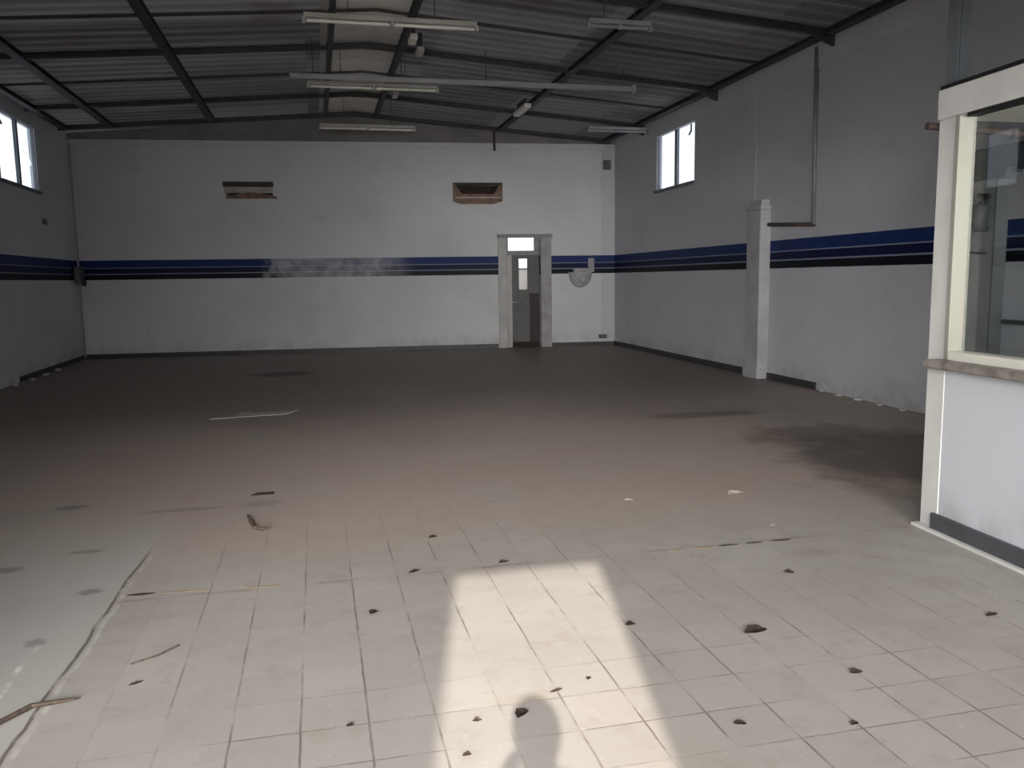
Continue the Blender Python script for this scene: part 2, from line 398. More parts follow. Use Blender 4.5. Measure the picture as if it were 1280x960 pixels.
bm = B(); RW.slab(bm, 0, tR(18.47), EAVE, [(tR(14.18), tR(15.95), 3.31, 4.39)], 0.12)
struct(link('wall_right', bm, MT['wallR']), 'white right wall with blue and black stripes')
bm = B(); LW.slab(bm, 0, tL(19.43), EAVE, [(tL(15.20), tL(17.20), 3.32, 4.45)], 0.12)
struct(link('wall_left', bm, MT['wallL']), 'white left wall with blue and black stripes')
bm = B(); BW.slab(bm, -0.3, tB(6.84) + 0.3, 4.62, [(tB(4.30), tB(5.08), 0.0, 2.56), (tB(-1.80), tB(-0.82), 3.45, 3.70), (tB(3.17), tB(4.16), 3.34, 3.70)])
struct(link('wall_back', bm, MT['wallB']), 'white back wall with faded blue and black stripes')
bm = B(); LW.box(bm, tL(14.5), tL(15.08), 0, 4.9, -1.0, -0.12)  # added out of view to block sun from the left window
struct(link('wall_buttress', bm, MT['plain']), 'outer buttress beside the left window')
# sheet-clad gable above the back wall
bm = B(); prism(bm, [BW.p(tB(-5.2), 4.62, -0.05), BW.p(tB(7.1), 4.62, -0.05), BW.p(tB(7.1), 4.74, -0.05), BW.p(tB(RX), 5.3, -0.05), BW.p(tB(-5.2), 4.74, -0.05)], -BW.n * 0.1)
struct(link('wall_gable', bm, MT['gable']), 'dark sheeted gable strip over the back wall')
# street front: doorway left of centre, panes added beside it behind the area lamps
DX0, DX1, DZ = -0.97, -0.11, 4.17
bm = B(); FW.slab(bm, -0.6, 11.8, 5.3, [(DX0 + 4.6, DX1 + 4.6, 0, DZ), (0.55 + 4.6, 3.35 + 4.6, 0.25, 3.95), (-4.3 + 4.6, -1.15 + 4.6, 0.25, 3.95), (3.85 + 4.6, 5.95 + 4.6, 0.95, 2.25)], 0.25)
struct(link('wall_front', bm, MT['plain']), 'street front wall behind the viewer')
for k, (a, b_) in enumerate(((0.55, 3.35), (-4.3, -1.15))):
    bm = B(); FW.box(bm, a + 4.6, b_ + 4.6, 0.25, 3.95, -0.20, -0.18)  # opaque pane added as backing for an area lamp
    struct(link('window_%d' % (4 + k), bm, MT['frost']), 'frosted shopfront pane')

bm = B(); FW.box(bm, 3.85 + 4.6, 5.95 + 4.6, 0.95, 2.25, -0.20, -0.18)  # pane added to go with the office lamp
struct(link('window_6', bm, MT['frost']), 'frosted street window of the office')
bm = B(); box(bm, -4.8, -2.45, 0.4, 0.55, 0, 4.7)  # added out of view to shade the left side and back corner
struct(link('wall_partition', bm, MT['plain']), 'full height partition left of the viewpoint')
bm = B(); box(bm, -4.8, 6.7, 0.40, 0.62, 2.9, 4.72)  # added out of view to shade the ceiling and upper back wall
struct(link('trim_9', bm, MT['plain']), 'deep downstand beam over the viewpoint')
# corrugated roof, two slopes
def roof(name, x0, x1, m, label, z_off=0.0, y0=-4.2, y1=19.9):
    bm = B(); per = 0.30; n = int((y1 - y0) / per * 6); rows = []
    for i in range(n + 1):
        y = y0 + (y1 - y0) * i / n; w = 0.022 * math.cos(2 * math.pi * (y - y0) / per)
        rows.append([bm.verts.new((x, y, roof_z(x) + w + z_off)) for x in (x0, x1)])
    for a, b_ in zip(rows, rows[1:]): bm.faces.new((a[0], a[1], b_[1], b_[0]))
    bmesh.ops.solidify(bm, geom=bm.faces[:], thickness=0.012)
    o = link(name, bm, m); struct(o, label); return o
roof('ceiling', -5.35, 0.42, MT['roof'], 'dark corrugated roof sheets, left slope')
roof('ceiling', 1.38, 7.3, MT['roof'], 'dark corrugated roof sheets, right slope')
# pale sheets along the ridge: two flat strips meeting at the ridge line
bm = B()
for xa, xb in ((0.40, RX), (RX, 1.40)):
    prism(bm, [(xa, -4.2, roof_z(xa) + 0.0), (xb, -4.2, roof_z(xb)), (xb, -4.2, roof_z(xb) + 0.03), (xa, -4.2, roof_z(xa) + 0.03)], (0, 24.1, 0))
struct(link('ceiling_ridge', bm, MT['sky']), 'pale flat roof sheets along the ridge')

# ---------------------------------------------------------------- baseboards, trims
bm = B(); BW.box(bm, 0.0, tB(4.08), 0, 0.10, 0, 0.025); BW.box(bm, tB(5.34), tB(6.84), 0, 0.09, 0, 0.025)
struct(link('baseboard_back', bm, MT['base']))
bm = B(); RW.box(bm, tR(11.87), tR(18.45), 0, 0.10, 0, 0.025); RW.box(bm, tR(10.13), tR(11.45), 0, 0.10, 0, 0.025)
struct(link('baseboard_right', bm, MT['base']))
bm = B(); LW.box(bm, tL(15.2), tL(19.35), 0, 0.09, 0, 0.025)
struct(link('baseboard_left', bm, MT['base']))
bm = B(); RW.box(bm, 0, tR(18.3), 4.36, 4.72, 0, 0.025)
struct(link('trim_1', bm, MT['plain']), 'plastered ring beam along the top of the right wall')
bm = B(); BW.box(bm, 0.05, tB(6.6), 4.49, 4.62, 0, 0.035)
struct(link('trim_2', bm, MT['plain']), 'plastered ring beam along the top of the back wall')
bm = B(); BW.box(bm, tB(6.53), tB(6.84), 0, 4.6, 0, 0.02)
struct(link('trim_3', bm, MT['wallR']), 'flat corner pilaster at the right end of the back wall')

# ---------------------------------------------------------------- wall windows (sliding two-pane)
def wall_window(name, F, t0, t1, z0, z1, label, stay_t, sill_over):
    o = root(name, tuple(F.p((t0 + t1) / 2, z0)), None, None, kind='structure'); o['label'] = label
    bm = B(); w = 0.018
    for a, b_, c, d in ((t0, t1, z0, z0 + w), (t0, t1, z1 - w, z1), (t0, t0 + w, z0, z1), (t1 - w, t1, z0, z1)): F.box(bm, a, b_, c, d, -0.07, -0.02)
    link('window_frame', bm, MT['winf'], o)
    bm = B(); F.box(bm, stay_t - 0.05, stay_t + 0.05, z0 + w, z1 - w, -0.07, -0.015); link('mullion', bm, MT['winf'], o)
    for a, b_ in ((t0 + w, stay_t - 0.05), (stay_t + 0.05, t1 - w)):
        bm = B(); F.box(bm, a, b_, z0 + w, z1 - w, -0.05, -0.044); link('pane', bm, MT['glass'], o)
    bm = B(); F.box(bm, t0 - 0.06, t1 + 0.06, z0 - 0.05, z0 + 0.005, -0.03, sill_over); link('window_sill', bm, MT['winf'], o)
    bm = B(); tube(bm, [F.p(t0 + 0.17, z1 - 0.05, -0.01), F.p(t0 + 0.17, z1 - 0.16, -0.01), F.p(t0 + 0.26, z1 - 0.22, -0.01)], 0.018); link('latch', bm, MT['steel'], o)
    return o
wall_window('window_1', RW, tR(14.18), tR(15.95), 3.31, 4.39, 'bright two-pane window high on the right wall', tR(15.05), 0.05)
wall_window('window_2', LW, tL(15.20), tL(17.20), 3.32, 4.45, 'bright two-pane window high on the left wall', tL(16.25), 0.04)

# ---------------------------------------------------------------- back door with passage
d1 = root('door_1', tuple(BW.p(tB(4.7), 0)), None, None, kind='structure'); d1['label'] = 'open grey doorway with transom light in the back wall'
T0, T1 = tB(4.10), tB(5.33)
bm = B(); BW.box(bm, T0, tB(4.30), 0, 2.52, 0.0, 0.06); link('door_surround', bm, MT['jambl'], d1, bevel=0.008)
bm = B(); BW.box(bm, tB(5.08), T1, 0, 2.52, 0.0, 0.06); link('door_surround', bm, MT['jamb'], d1, bevel=0.008)
bm = B(); BW.box(bm, T0 - 0.02, T1 + 0.02, 2.52, 2.60, 0.0, 0.09); link('lintel', bm, MT['dgrey'], d1)
bm = B(); BW.box(bm, tB(4.30), tB(5.08), 2.13, 2.23, -0.14, -0.06); BW.box(bm, tB(4.30), tB(5.08), 2.53, 2.56, -0.14, -0.06)
BW.box(bm, tB(4.95), tB(5.08), 2.23, 2.53, -0.14, -0.06); BW.box(bm, tB(4.30), tB(4.34), 2.23, 2.53, -0.14, -0.06)
link('transom_frame', bm, MT['dgrey'], d1)
bm = B(); BW.box(bm, tB(4.34), tB(4.95), 2.23, 2.53, -0.11, -0.105); link('transom_pane', bm, MT['glass'], d1)
bm = B(); BW.box(bm, tB(4.30), tB(4.42), 0, 2.13, -0.14, -0.05); link('door_jamb', bm, MT['jambl'], d1)
# passage behind the door: back and side screens of the annex
leaf = root('door_2', tuple(BW.p(tB(4.43), 0, -0.2)), None, None, kind='structure'); leaf['label'] = 'grey door leaf with a narrow glazed slot in the back doorway'
bm = B(); ta, tb = tB(4.42), tB(4.93)
tg0, tg1 = tB(4.60), tB(4.80)
for a, b_, c, d in ((ta, tg0, 0.12, 2.18), (tg1, tB(5.12), 1.25, 2.18), (tg0, tg1, 0.12, 1.34), (tg0, tg1, 2.05, 2.18), (tg1, tB(4.84), 0.12, 1.25)): BW.box(bm, a, b_, c, d, -0.19, -0.15)
link('leaf_panel', bm, MT['leafg'], leaf)
bm = B(); BW.box(bm, tB(4.84), tB(5.12), 0.12, 1.25, -0.20, -0.16); link('lower_panel', bm, MT['dred'], leaf)
bm = B(); BW.box(bm, tg0, tg1, 1.83, 2.05, -0.175, -0.170); link('pane', bm, MT['glass'], leaf)
bm = B(); BW.box(bm, tg0, tg1, 1.34, 1.80, -0.175, -0.170); link('frosted_pane', bm, glass_mat('grey_frosted', (0.42, 0.40, 0.38), 0.1, 0.3), leaf)
bm = B(); BW.box(bm, tg0, tg1, 1.80, 1.83, -0.19, -0.15); link('glazing_bar', bm, MT['leafg'], leaf)
bm = B(); tube(bm, [BW.p(ta + 0.0, 1.05, -0.15), BW.p(ta + 0.0, 1.05, -0.05), BW.p(ta + 0.14, 1.05, -0.05)], 0.014); link('handle', bm, MT['chrome'], leaf)
bm = B(); BW.box(bm, ta, tB(5.12), 0.0, 0.12, -0.24, -0.15); link('kick_plate', bm, MT['recess'], leaf)

# ---------------------------------------------------------------- wall vents in the back wall
v = root('wall_vent', tuple(BW.p(tB(3.67), 3.30)), 'wooden framed vent with a dark open recess, above and left of the back door', 'vent')
bm = B(); BW.box(bm, tB(3.10), tB(4.22), 3.70, 3.75, -0.02, 0.05); link('top_rail', bm, MT['woodd'], v, bevel=0.005)
bm = B(); prism(bm, [BW.p(tB(3.10), 3.72, 0.0), BW.p(tB(3.10), 3.34, 0.0), BW.p(tB(3.30), 3.28, 0.0), BW.p(tB(4.02), 3.28, 0.0), BW.p(tB(4.22), 3.34, 0.0), BW.p(tB(4.22), 3.72, 0.0),
     BW.p(tB(4.17), 3.72, 0.0), BW.p(tB(4.02), 3.50, 0.0), BW.p(tB(3.30), 3.50, 0.0), BW.p(tB(3.15), 3.72, 0.0)], BW.n * 0.05)
link('frame', bm, MT['wood'], v)
bm = B(); BW.box(bm, tB(3.14), tB(4.19), 3.405, 3.435, 0.05, 0.075); link('slat', bm, MT['beige'], v)
bm = B(); BW.box(bm, tB(3.15), tB(4.17), 3.36, 3.72, -0.28, -0.25); link('backing', bm, MT['recess'], v)
v = root('wall_vent', tuple(BW.p(tB(-1.31), 3.40)), 'battered beige vent cover with a torn lower slot, upper left of the back wall', 'vent')
bm = B(); BW.box(bm, tB(-1.85), tB(-0.80), 3.65, 3.755, -0.02, 0.06); link('top_rail', bm, MT['woodd'], v, bevel=0.005)
bm = B(); BW.box(bm, tB(-1.83), tB(-0.82), 3.52, 3.65, -0.02, 0.035); link('cover', bm, MT['beige'], v, bevel=0.004)
bm = B()
pts = [(-1.81, 3.40), (-0.72, 3.40), (-0.74, 3.44), (-0.84, 3.47), (-1.0, 3.50), (-1.15, 3.52), (-1.32, 3.535), (-1.48, 3.51), (-1.62, 3.48), (-1.76, 3.46)]
prism(bm, [BW.p(tB(x), z, 0.0) for x, z in pts], BW.n * 0.045); link('torn_slot', bm, MT['wood'], v)
bm = B(); BW.box(bm, tB(-1.80), tB(-0.80), 3.43, 3.72, -0.28, -0.25); link('backing', bm, MT['recess'], v)

# ---------------------------------------------------------------- roof steelwork
gR = 'dark steel rafters crossing the hall'
def rafter(Y, label, drop=0.0, w=0.08, h=0.085):
    o = root('roof_beam', (RX, Y, roof_z(RX) - 0.1), label, 'roof beam', gR)
    for sx, xe in ((-1, -4.86), (1, 6.80)):
        bm = B(); z0 = roof_z(RX) - 0.03 - h / 2 - drop; z1 = roof_z(xe) - 0.03 - h / 2 - drop
        ibeam(bm, (RX, Y, z0), (xe, Y, z1), w, h); link('beam_half', bm, MT['steel'], o)
    bm = B(); box(bm, RX - 0.12, RX + 0.12, Y - 0.012 - w / 2, Y - w / 2, roof_z(RX) - 0.06 - h, roof_z(RX) - 0.05); link('ridge_plate', bm, MT['steel'], o)
    for xe, s in ((6.78, -1),):
        bm = B(); z = roof_z(xe) - 0.03 - drop
        prism(bm, [(xe, Y - 0.03, z - h), (xe + s * 0.42, Y - 0.03, z - h + 0.03), (xe, Y - 0.03, z - h - 0.14)], (0, 0.06, 0)); link('gusset', bm, MT['steel'], o)
    return o
rafter(9.95, 'dark steel roof beam crossing the hall, nearest one ending at the right wall above the conduit')
rafter(13.25, 'dark steel roof beam crossing the hall just behind the long grey ceiling tray')
rafter(16.60, 'dark steel roof beam crossing the hall, farthest before the back wall')
rafter(18.55, 'dark steel roof beam running along the top of the back wall', w=0.08)
rafter(6.60, 'dark steel roof beam nearest the camera, above the picture top')
gT = 'thin cross battens under the roof sheets'
for Y, lab in ((11.6, 'thin dark cross batten between the two nearest roof beams'), (14.95, 'thin dark cross batten between the long tray beam and the farthest beam'), (8.3, 'thin dark cross batten in the nearest roof bay')):
    bm = B()
    for xe in (-4.9, 6.85): obox(bm, (RX, Y, roof_z(RX) - 0.055), (xe, Y, roof_z(xe) - 0.055), 0.04, 0.035)
    tag(link('roof_batten', bm, MT['steel'], origin=(RX, Y, roof_z(RX) - 0.06)), lab, 'batten', gT)
gP = 'dark purlins running to the back wall'
for x, w, lab in ((-3.88, 0.14, 'dark purlin running to the back wall, second from the left wall'), (-1.93, 0.14, 'dark purlin running to the back wall between the left window side and the ridge'),
               (0.37, 0.07, 'dark purlin edging the pale ridge strip on its left'), (1.42, 0.09, 'dark purlin edging the pale ridge strip on its right'),
               (4.15, 0.12, 'dark purlin running to the back wall midway over the right half'), (-4.72, 0.12, 'dark purlin along the top of the left wall'), (6.60, 0.12, 'dark purlin along the top of the right wall')):
    bm = B(); z = roof_z(x) - 0.03 - 0.05
    ibeam(bm, (x, -3.4, z), (x, 18.6, z), w, 0.08)
    tag(link('roof_purlin', bm, MT['steel'], origin=(x, 9, z)), lab, 'purlin', gP)
# narrow pale strip left of the ridge strip
bm = B(); obox(bm, (0.27, -1.0, roof_z(0.27) - 0.045), (0.27, 18.4, roof_z(0.27) - 0.045), 0.09, 0.02)
tag(link('cable_tray', bm, MT['housing'], origin=(0.27, 9, 5.1)), 'narrow pale strip running to the back wall left of the ridge strip', 'cable tray')

# ---------------------------------------------------------------- fluorescent battens
gF = 'unlit fluorescent battens under the ridge'
def batten(x0, x1, Y, z, label, ntube=2, group=gF, r=0.020, tm='tube', hm='housing'):
    o = root('fluorescent_lamp', ((x0 + x1) / 2, Y, z), label, 'lamp', group)
    bm = B(); box(bm, x0, x1, Y - 0.035, Y + 0.035, z + 0.02, z + 0.075); link('housing', bm, MT[hm], o, bevel=0.006)
    L = (x1 - x0) / ntube
    for k in range(ntube):
        a, b_ = x0 + k * L + 0.03, x0 + (k + 1) * L - 0.03
        bm = B(); tube(bm, [(a, Y, z - 0.01), (b_, Y, z - 0.01)], r, 12); link('tube', bm, MT[tm], o, smooth=False)
    for x in (x0, (x0 + x1) / 2, x1):
        bm = B(); box(bm, x - 0.018, x + 0.018, Y - 0.03, Y + 0.03, z - 0.035, z + 0.025); link('end_cap', bm, MT[hm], o)
    for x in (x0 + 0.25 * (x1 - x0), x0 + 0.75 * (x1 - x0)):
        zt = roof_z(x) - 0.02
        bm = B(); tube(bm, [(x, Y, z + 0.07), (x, Y, zt)], 0.006, 6); link('hanger', bm, MT['steel'], o)
    return o
batten(0.00, 2.03, 10.25, 4.60, 'nearest unlit fluorescent batten hanging under the pale ridge strip')
batten(0.02, 2.03, 13.58, 4.60, 'unlit fluorescent batten just behind the long grey tray')
batten(0.22, 2.09, 17.15, 4.60, 'farthest unlit fluorescent batten by the back wall')
batten(3.35, 4.15, 9.95, 4.60 + 0.03, 'short unlit batten on the right roof slope nearest the camera', 1, tm='tray', hm='tray')
batten(5.45, 6.70, 16.2, 4.52, 'dull batten on the right roof slope by the right window', 1, tm='tray', hm='tray')
# the long grey tray crossing the ridge
tr = root('ceiling_tray', (2.4, 12.95, 4.58), 'long grey metal tray hung across the hall under the roof', 'cable tray')
bm = B(); box(bm, -0.24, 5.10, 12.93, 12.99, 4.555, 4.63); link('rail', bm, MT['tray'], tr, bevel=0.006)
bm = B(); box(bm, 5.08, 5.14, 12.90, 13.02, 4.53, 4.65); link('end_cap', bm, MT['tray'], tr)
for x in (0.1, 1.4, 2.7, 4.0, 4.95):
    bm = B(); tube(bm, [(x, 12.96, 4.62), (x, 12.96, roof_z(x) - 0.02)], 0.007, 6); link('hanger', bm, MT['steel'], tr)
# small fixtures
def fixture(x, y, z, L, label, cat='lamp', along='y', m='tube', w=0.10):
    o = root('ceiling_fixture', (x, y, z), label, cat, 'small pale fixtures on the purlins')
    bm = B(); box(bm, x - w / 2, x + w / 2, y - L / 2, y + L / 2, z, z + 0.08); link('body', bm, MT[m], o, bevel=0.012)
    bm = B(); box(bm, x - 0.03, x + 0.03, y - L * 0.3, y + L * 0.3, z + 0.08, roof_z(x) - 0.09); link('bracket', bm, MT['steel'], o)
fixture(3.93, 15.6, 4.70, 0.9, 'small pale lamp on the right purlin near the back wall', w=0.13)
fixture(1.43, 11.7, 4.80, 0.30, 'small pale lamp box at the right edge of the ridge strip, behind the nearest batten')
fixture(1.60, 12.3, 4.80, 0.28, 'small grey lamp box just before the long tray, right of the ridge strip', m='housing')
fixture(1.50, 9.4, 4.85, 0.5, 'pale lamp box beside the ridge strip at the picture top', w=0.12)
fixture(1.52, 15.2, 4.82, 0.35, 'small dim lamp box beside the ridge strip before the farthest batten', m='housing')

# ---------------------------------------------------------------- right wall pillars, pipes
gPi = 'short pillars on the right wall'
p1 = root('wall_pillar', (6.66, 11.66, 0), 'short white pillar standing against the right wall beside the open stretch of stripes', 'pillar', gPi)
bm = B(); box(bm, 6.575, 6.80, 11.46, 11.86, 0, 2.58); link('shaft', bm, MT['pgrey'], p1, bevel=0.01)
bm = B(); prism(bm, [(6.56, 11.44, 2.58), (6.80, 11.44, 2.58), (6.80, 11.88, 2.58), (6.56, 11.88, 2.58)], (0, 0, 0.05)); prism(bm, [(6.61, 11.5, 2.63), (6.8, 11.5, 2.63), (6.8, 11.82, 2.63), (6.61, 11.82, 2.63)], (0.0, 0, 0.10)); link('capital', bm, MT['pgrey'], p1)
bm = B(); box(bm, 6.555, 6.80, 11.44, 11.88, 0, 0.16); link('plinth', bm, MT['pgrey'], p1, bevel=0.01)
p2 = root('wall_pillar', (6.62, 7.16, 0), 'grey pillar on the right wall seen through the office window', 'pillar', gPi)
bm = B(); box(bm, 6.545, 6.74, 6.96, 7.37, 0, 2.55); link('shaft', bm, MT['pgrey'], p2, bevel=0.01)
bm = B(); box(bm, 6.540, 6.70, 6.945, 6.962, 0, 2.5); link('front_face', bm, MT['conduit'], p2)
bm = B(); prism(bm, [(6.50, 6.80, 2.55), (6.74, 6.80, 2.55), (6.74, 7.42, 2.55), (6.50, 7.42, 2.55)], (0, 0, 0.04)); prism(bm, [(6.54, 6.86, 2.50), (6.72, 6.86, 2.50), (6.72, 7.40, 2.50), (6.54, 7.40, 2.50)], (0, 0, 0.05)); link('capital', bm, MT['gsteel'], p2)
bm = B(); tube(bm, [(6.545, 7.05, 2.02), (6.47, 7.05, 2.04), (6.44, 7.05, 2.12), (6.44, 7.05, 2.24), (6.48, 7.05, 2.32), (6.545, 7.05, 2.34)], [0.03, 0.07, 0.09, 0.10, 0.07, 0.03], 12); link('junction_box', bm, MT['gsteel'], p2, smooth=True)
bm = B(); tube(bm, [(6.54, 7.32, 1.80), (6.50, 7.32, 1.80), (6.50, 7.04, 1.78), (6.54, 7.04, 1.78)], 0.012, 8); link('cable', bm, MT['steel'], p2)
bm = B(); ibeam(bm, (6.60, 2.0, 2.69), (6.60, 7.42, 2.69), 0.12, 0.25, 0.016)
tag(link('wall_beam', bm, MT['gsteel'], origin=(6.6, 5, 2.6)), 'grey steel beam on top of the pillar behind the office window', 'beam')
# rail on the wall, seen through the glass
bm = B(); tube(bm, [(6.68, 6.9, 1.105), (6.62, 6.86, 1.105), (6.62, 5.2, 1.105), (6.67, 5.16, 1.105)], 0.022)
tag(link('wall_rail', bm, MT['gsteel'], origin=(6.66, 6, 1.1)), 'grey rail on the right wall low behind the office window', 'rail')
# conduit with its foot pipe
c = root('wall_conduit', tuple(RW.p(tR(10.28), 2.28)), 'grey vertical conduit with a dark foot pipe running to the pillar on the right wall', 'conduit')
bm = B(); tube(bm, [RW.p(tR(10.28), 2.28, 0.03), RW.p(tR(10.32), 4.62, 0.03)], 0.030, 10); link('riser', bm, MT['conduit'], c, smooth=True)
bm = B(); tube(bm, [RW.p(tR(10.26), 2.275, 0.035), RW.p(tR(11.87), 2.375, 0.035)], 0.030, 10); link('foot_pipe', bm, MT['rust'], c, smooth=True)
bm = B(); tube(bm, [RW.p(tR(11.93), 2.62, 0.012), RW.p(tR(11.97), 4.33, 0.008)], 0.008, 8)
tag(link('wall_cable', bm, MT['pgrey'], origin=tuple(RW.p(tR(11.93), 2.62))), 'thin painted cable rising from the short white pillar to the ring beam', 'cable')

# left wall corner downpipe
c = root('corner_pipe', tuple(LW.p(tL(19.15), 0)), 'dark thin pipe with a junction box in the far left corner', 'pipe')
bm = B(); tube(bm, [LW.p(tL(19.2), 0.05, 0.09), LW.p(tL(19.2), 4.5, 0.09)], 0.022, 8); link('riser', bm, MT['pgrey'], c, smooth=True)
bm = B(); LW.box(bm, tL(19.02), tL(19.35), 1.62, 1.98, 0.04, 0.16); link('junction_box', bm, MT['gsteel'], c, bevel=0.01)
bm = B(); LW.box(bm, tL(19.12), tL(19.24), 1.57, 1.70, 0.14, 0.22); link('tap', bm, MT['black'], c, bevel=0.02)
bm = B(); LW.box(bm, tL(17.25), tL(17.45), 2.73, 2.83, 0, 0.03)
tag(link('wall_bracket', bm, MT['gsteel'], origin=tuple(LW.p(tL(17.35), 2.73)), bevel=0.008), 'small dark bracket on the left wall below the window', 'bracket')

# rounded fitting right of the back door
c = root('wall_basin', tuple(BW.p(tB(6.02), 1.35)), 'pale rounded wall fitting across the stripes right of the back door', 'basin')
def bowl(cx, cz, rx, rz, dep, k=16, h=6):
    bm = B(); rows = []
    for i in range(h + 1):
        f = i / h; sc = math.cos(f * math.pi / 2 * 0.98)
        rows.append([bm.verts.new(BW.p(tB(cx) + rx * sc * math.cos(a), cz - rz * abs(sc) * math.sin(a), dep * math.sin(f * math.pi / 2))) for a in [math.pi * j / k for j in range(k + 1)]])
    for a, b_ in zip(rows, rows[1:]):
        for j in range(k): bm.faces.new((a[j], a[j + 1], b_[j + 1], b_[j]))
    top = [r[0] for r in rows] + [r[-1] for r in rows[::-1]]
    bm.faces.new(top); bm.faces.new([v for v in rows[0]][::-1])
    return bm
link('bowl', bowl(6.02, 1.72, 0.28, 0.36, 0.22), MT['pgrey'], c, smooth=False)
bm = B(); BW.box(bm, tB(5.84), tB(6.20), 1.72, 1.80, 0, 0.20); link('rim', bm, MT['jambl'], c, bevel=0.02)
bm = B(); BW.box(bm, tB(6.20), tB(6.34), 1.72, 2.04, 0, 0.06); link('back_plate', bm, MT['pgrey'], c, bevel=0.01)
bm = B(); tube(bm, [BW.p(tB(6.02), 1.55, 0.1), BW.p(tB(6.02), 1.55, 0.26)], [0.10, 0.055], 12); link('drain', bm, MT['jambl'], c)
bm = B(); BW.box(bm, tB(6.46), tB(6.64), 0.17, 0.26, 0.0, 0.09)
tag(link('wall_socket', bm, MT['gsteel'], origin=tuple(BW.p(tB(6.55), 0.17)), bevel=0.01), 'small dark socket box low in the right back corner', 'socket')
bm = B(); BW.box(bm, tB(6.56), tB(6.72), 4.05, 4.25, 0.05, 0.14)
tag(link('wall_box', bm, MT['gsteel'], origin=tuple(BW.p(tB(6.62), 4.05)), bevel=0.01), 'small dark box high in the right back corner under the roof', 'junction box')
bm = B(); tube(bm, [BW.p(tB(4.05), 4.45, 0.06), BW.p(tB(4.05), 4.92, 0.06)], 0.03, 8)
tag(link('roof_pipe_stub', bm, MT['rust'], origin=tuple(BW.p(tB(4.05), 4.45))), 'short dark vertical pipe stub at the roof line above the back door', 'pipe')

# ---------------------------------------------------------------- office partition at the right
PWF = WallF((3.701, 4.39), (3.648, 3.53), (-1, 0))      # t runs towards the camera
def pt(Y): return (4.39 - Y) / -PWF.d.y
OE = pt(-3.45)
bm = B(); PWF.slab(bm, 0.0, OE, 2.69, [(pt(4.205), pt(1.2), 1.115, 2.50)], 0.09)
struct(link('wall_office', bm, MT['office']), 'white office partition at the right')
o = root('window_3', tuple(PWF.p(pt(3.0), 1.13)), None, None, kind='structure'); o['label'] = 'large office window in a cream frame'
bm = B(); PWF.box(bm, pt(4.235), pt(4.195), 1.08, 2.50, -0.092, 0.020); link('jamb', bm, MT['beigej'], o, bevel=0.004)
bm = B(); PWF.box(bm, pt(4.195), pt(1.2), 1.075, 1.13, -0.09, 0.024); link('bottom_rail', bm, MT['cream'], o, bevel=0.004)
bm = B(); PWF.box(bm, pt(4.16), pt(1.2), 2.485, 2.505, -0.07, 0.004); link('top_gasket', bm, MT['black'], o)
bm = B(); PWF.box(bm, pt(4.195), pt(1.2), 1.13, 2.485, -0.075, -0.069); link('pane', bm, MT['oglass'], o)
bm = B(); PWF.box(bm, -0.004, pt(4.235), 0.0, 2.50, -0.095, 0.005); struct(link('trim_5', bm, MT['creamw'], bevel=0.004), 'off-white corner post of the office partition')
bm = B(); PWF.box(bm, -0.004, OE, 2.505, 2.675, -0.095, 0.020); struct(link('trim_6', bm, MT['creamw'], bevel=0.004), 'off-white head rail over the office window')
bm = B(); PWF.box(bm, 0.0, OE, 2.675, 2.70, -0.10, 0.012); struct(link('trim_7', bm, MT['black']), 'black cap line above the head rail')
bm = B(); PWF.box(bm, pt(4.30), pt(1.1), 1.025, 1.075, -0.09, 0.11); tag(link('window_sill', bm, MT['sill'], origin=tuple(PWF.p(pt(3.0), 1.03)), bevel=0.01), 'mottled grey-brown stone ledge projecting below the office window', 'sill')
bm = B(); PWF.box(bm, pt(4.27), OE, 0.018, 0.115, 0, 0.03); struct(link('baseboard_office', bm, MT['baseO'], bevel=0.004), 'dark slate baseboard of the office partition')
bm = B(); PWF.box(bm, -0.02, OE, 0.0, 0.018, -0.09, 0.055); struct(link('trim_8', bm, MT['creamw']), 'thin white threshold strip under the partition')
bm = B(); prism(bm, [(3.80, 4.42, 2.515), (6.61, 4.42, 2.515), (6.53, -3.4, 2.515), (3.32, -3.4, 2.515)], (0, 0, 0.03))
struct(link('ceiling_office', bm, MT['ceil2']), 'flat cream office ceiling')
bm = B(); tube(bm, [(3.665, 4.46, 2.483), (4.32, 4.46, 2.455), (6.60, 4.46, 2.44)], 0.022, 10)
tag(link('curtain_rail', bm, MT['rust'], origin=(3.63, 4.46, 2.48)), 'brown pipe rail passing behind the office corner post', 'rail')
col = root('steel_column', (3.76, 4.35, 2.70), 'blue-grey steel column rising from the office corner to the roof', 'column')
bm = B(); box(bm, 3.755, 3.790, 4.305, 4.390, 2.705, 4.85); link('web', bm, MT['column'], col)
bm = B(); box(bm, 3.728, 3.792, 4.290, 4.305, 2.705, 4.85); link('near_flange', bm, MT['gsteel'], col)
bm = B(); box(bm, 3.724, 3.755, 4.305, 4.395, 2.705, 4.85); link('side_flange', bm, MT['column'], col)

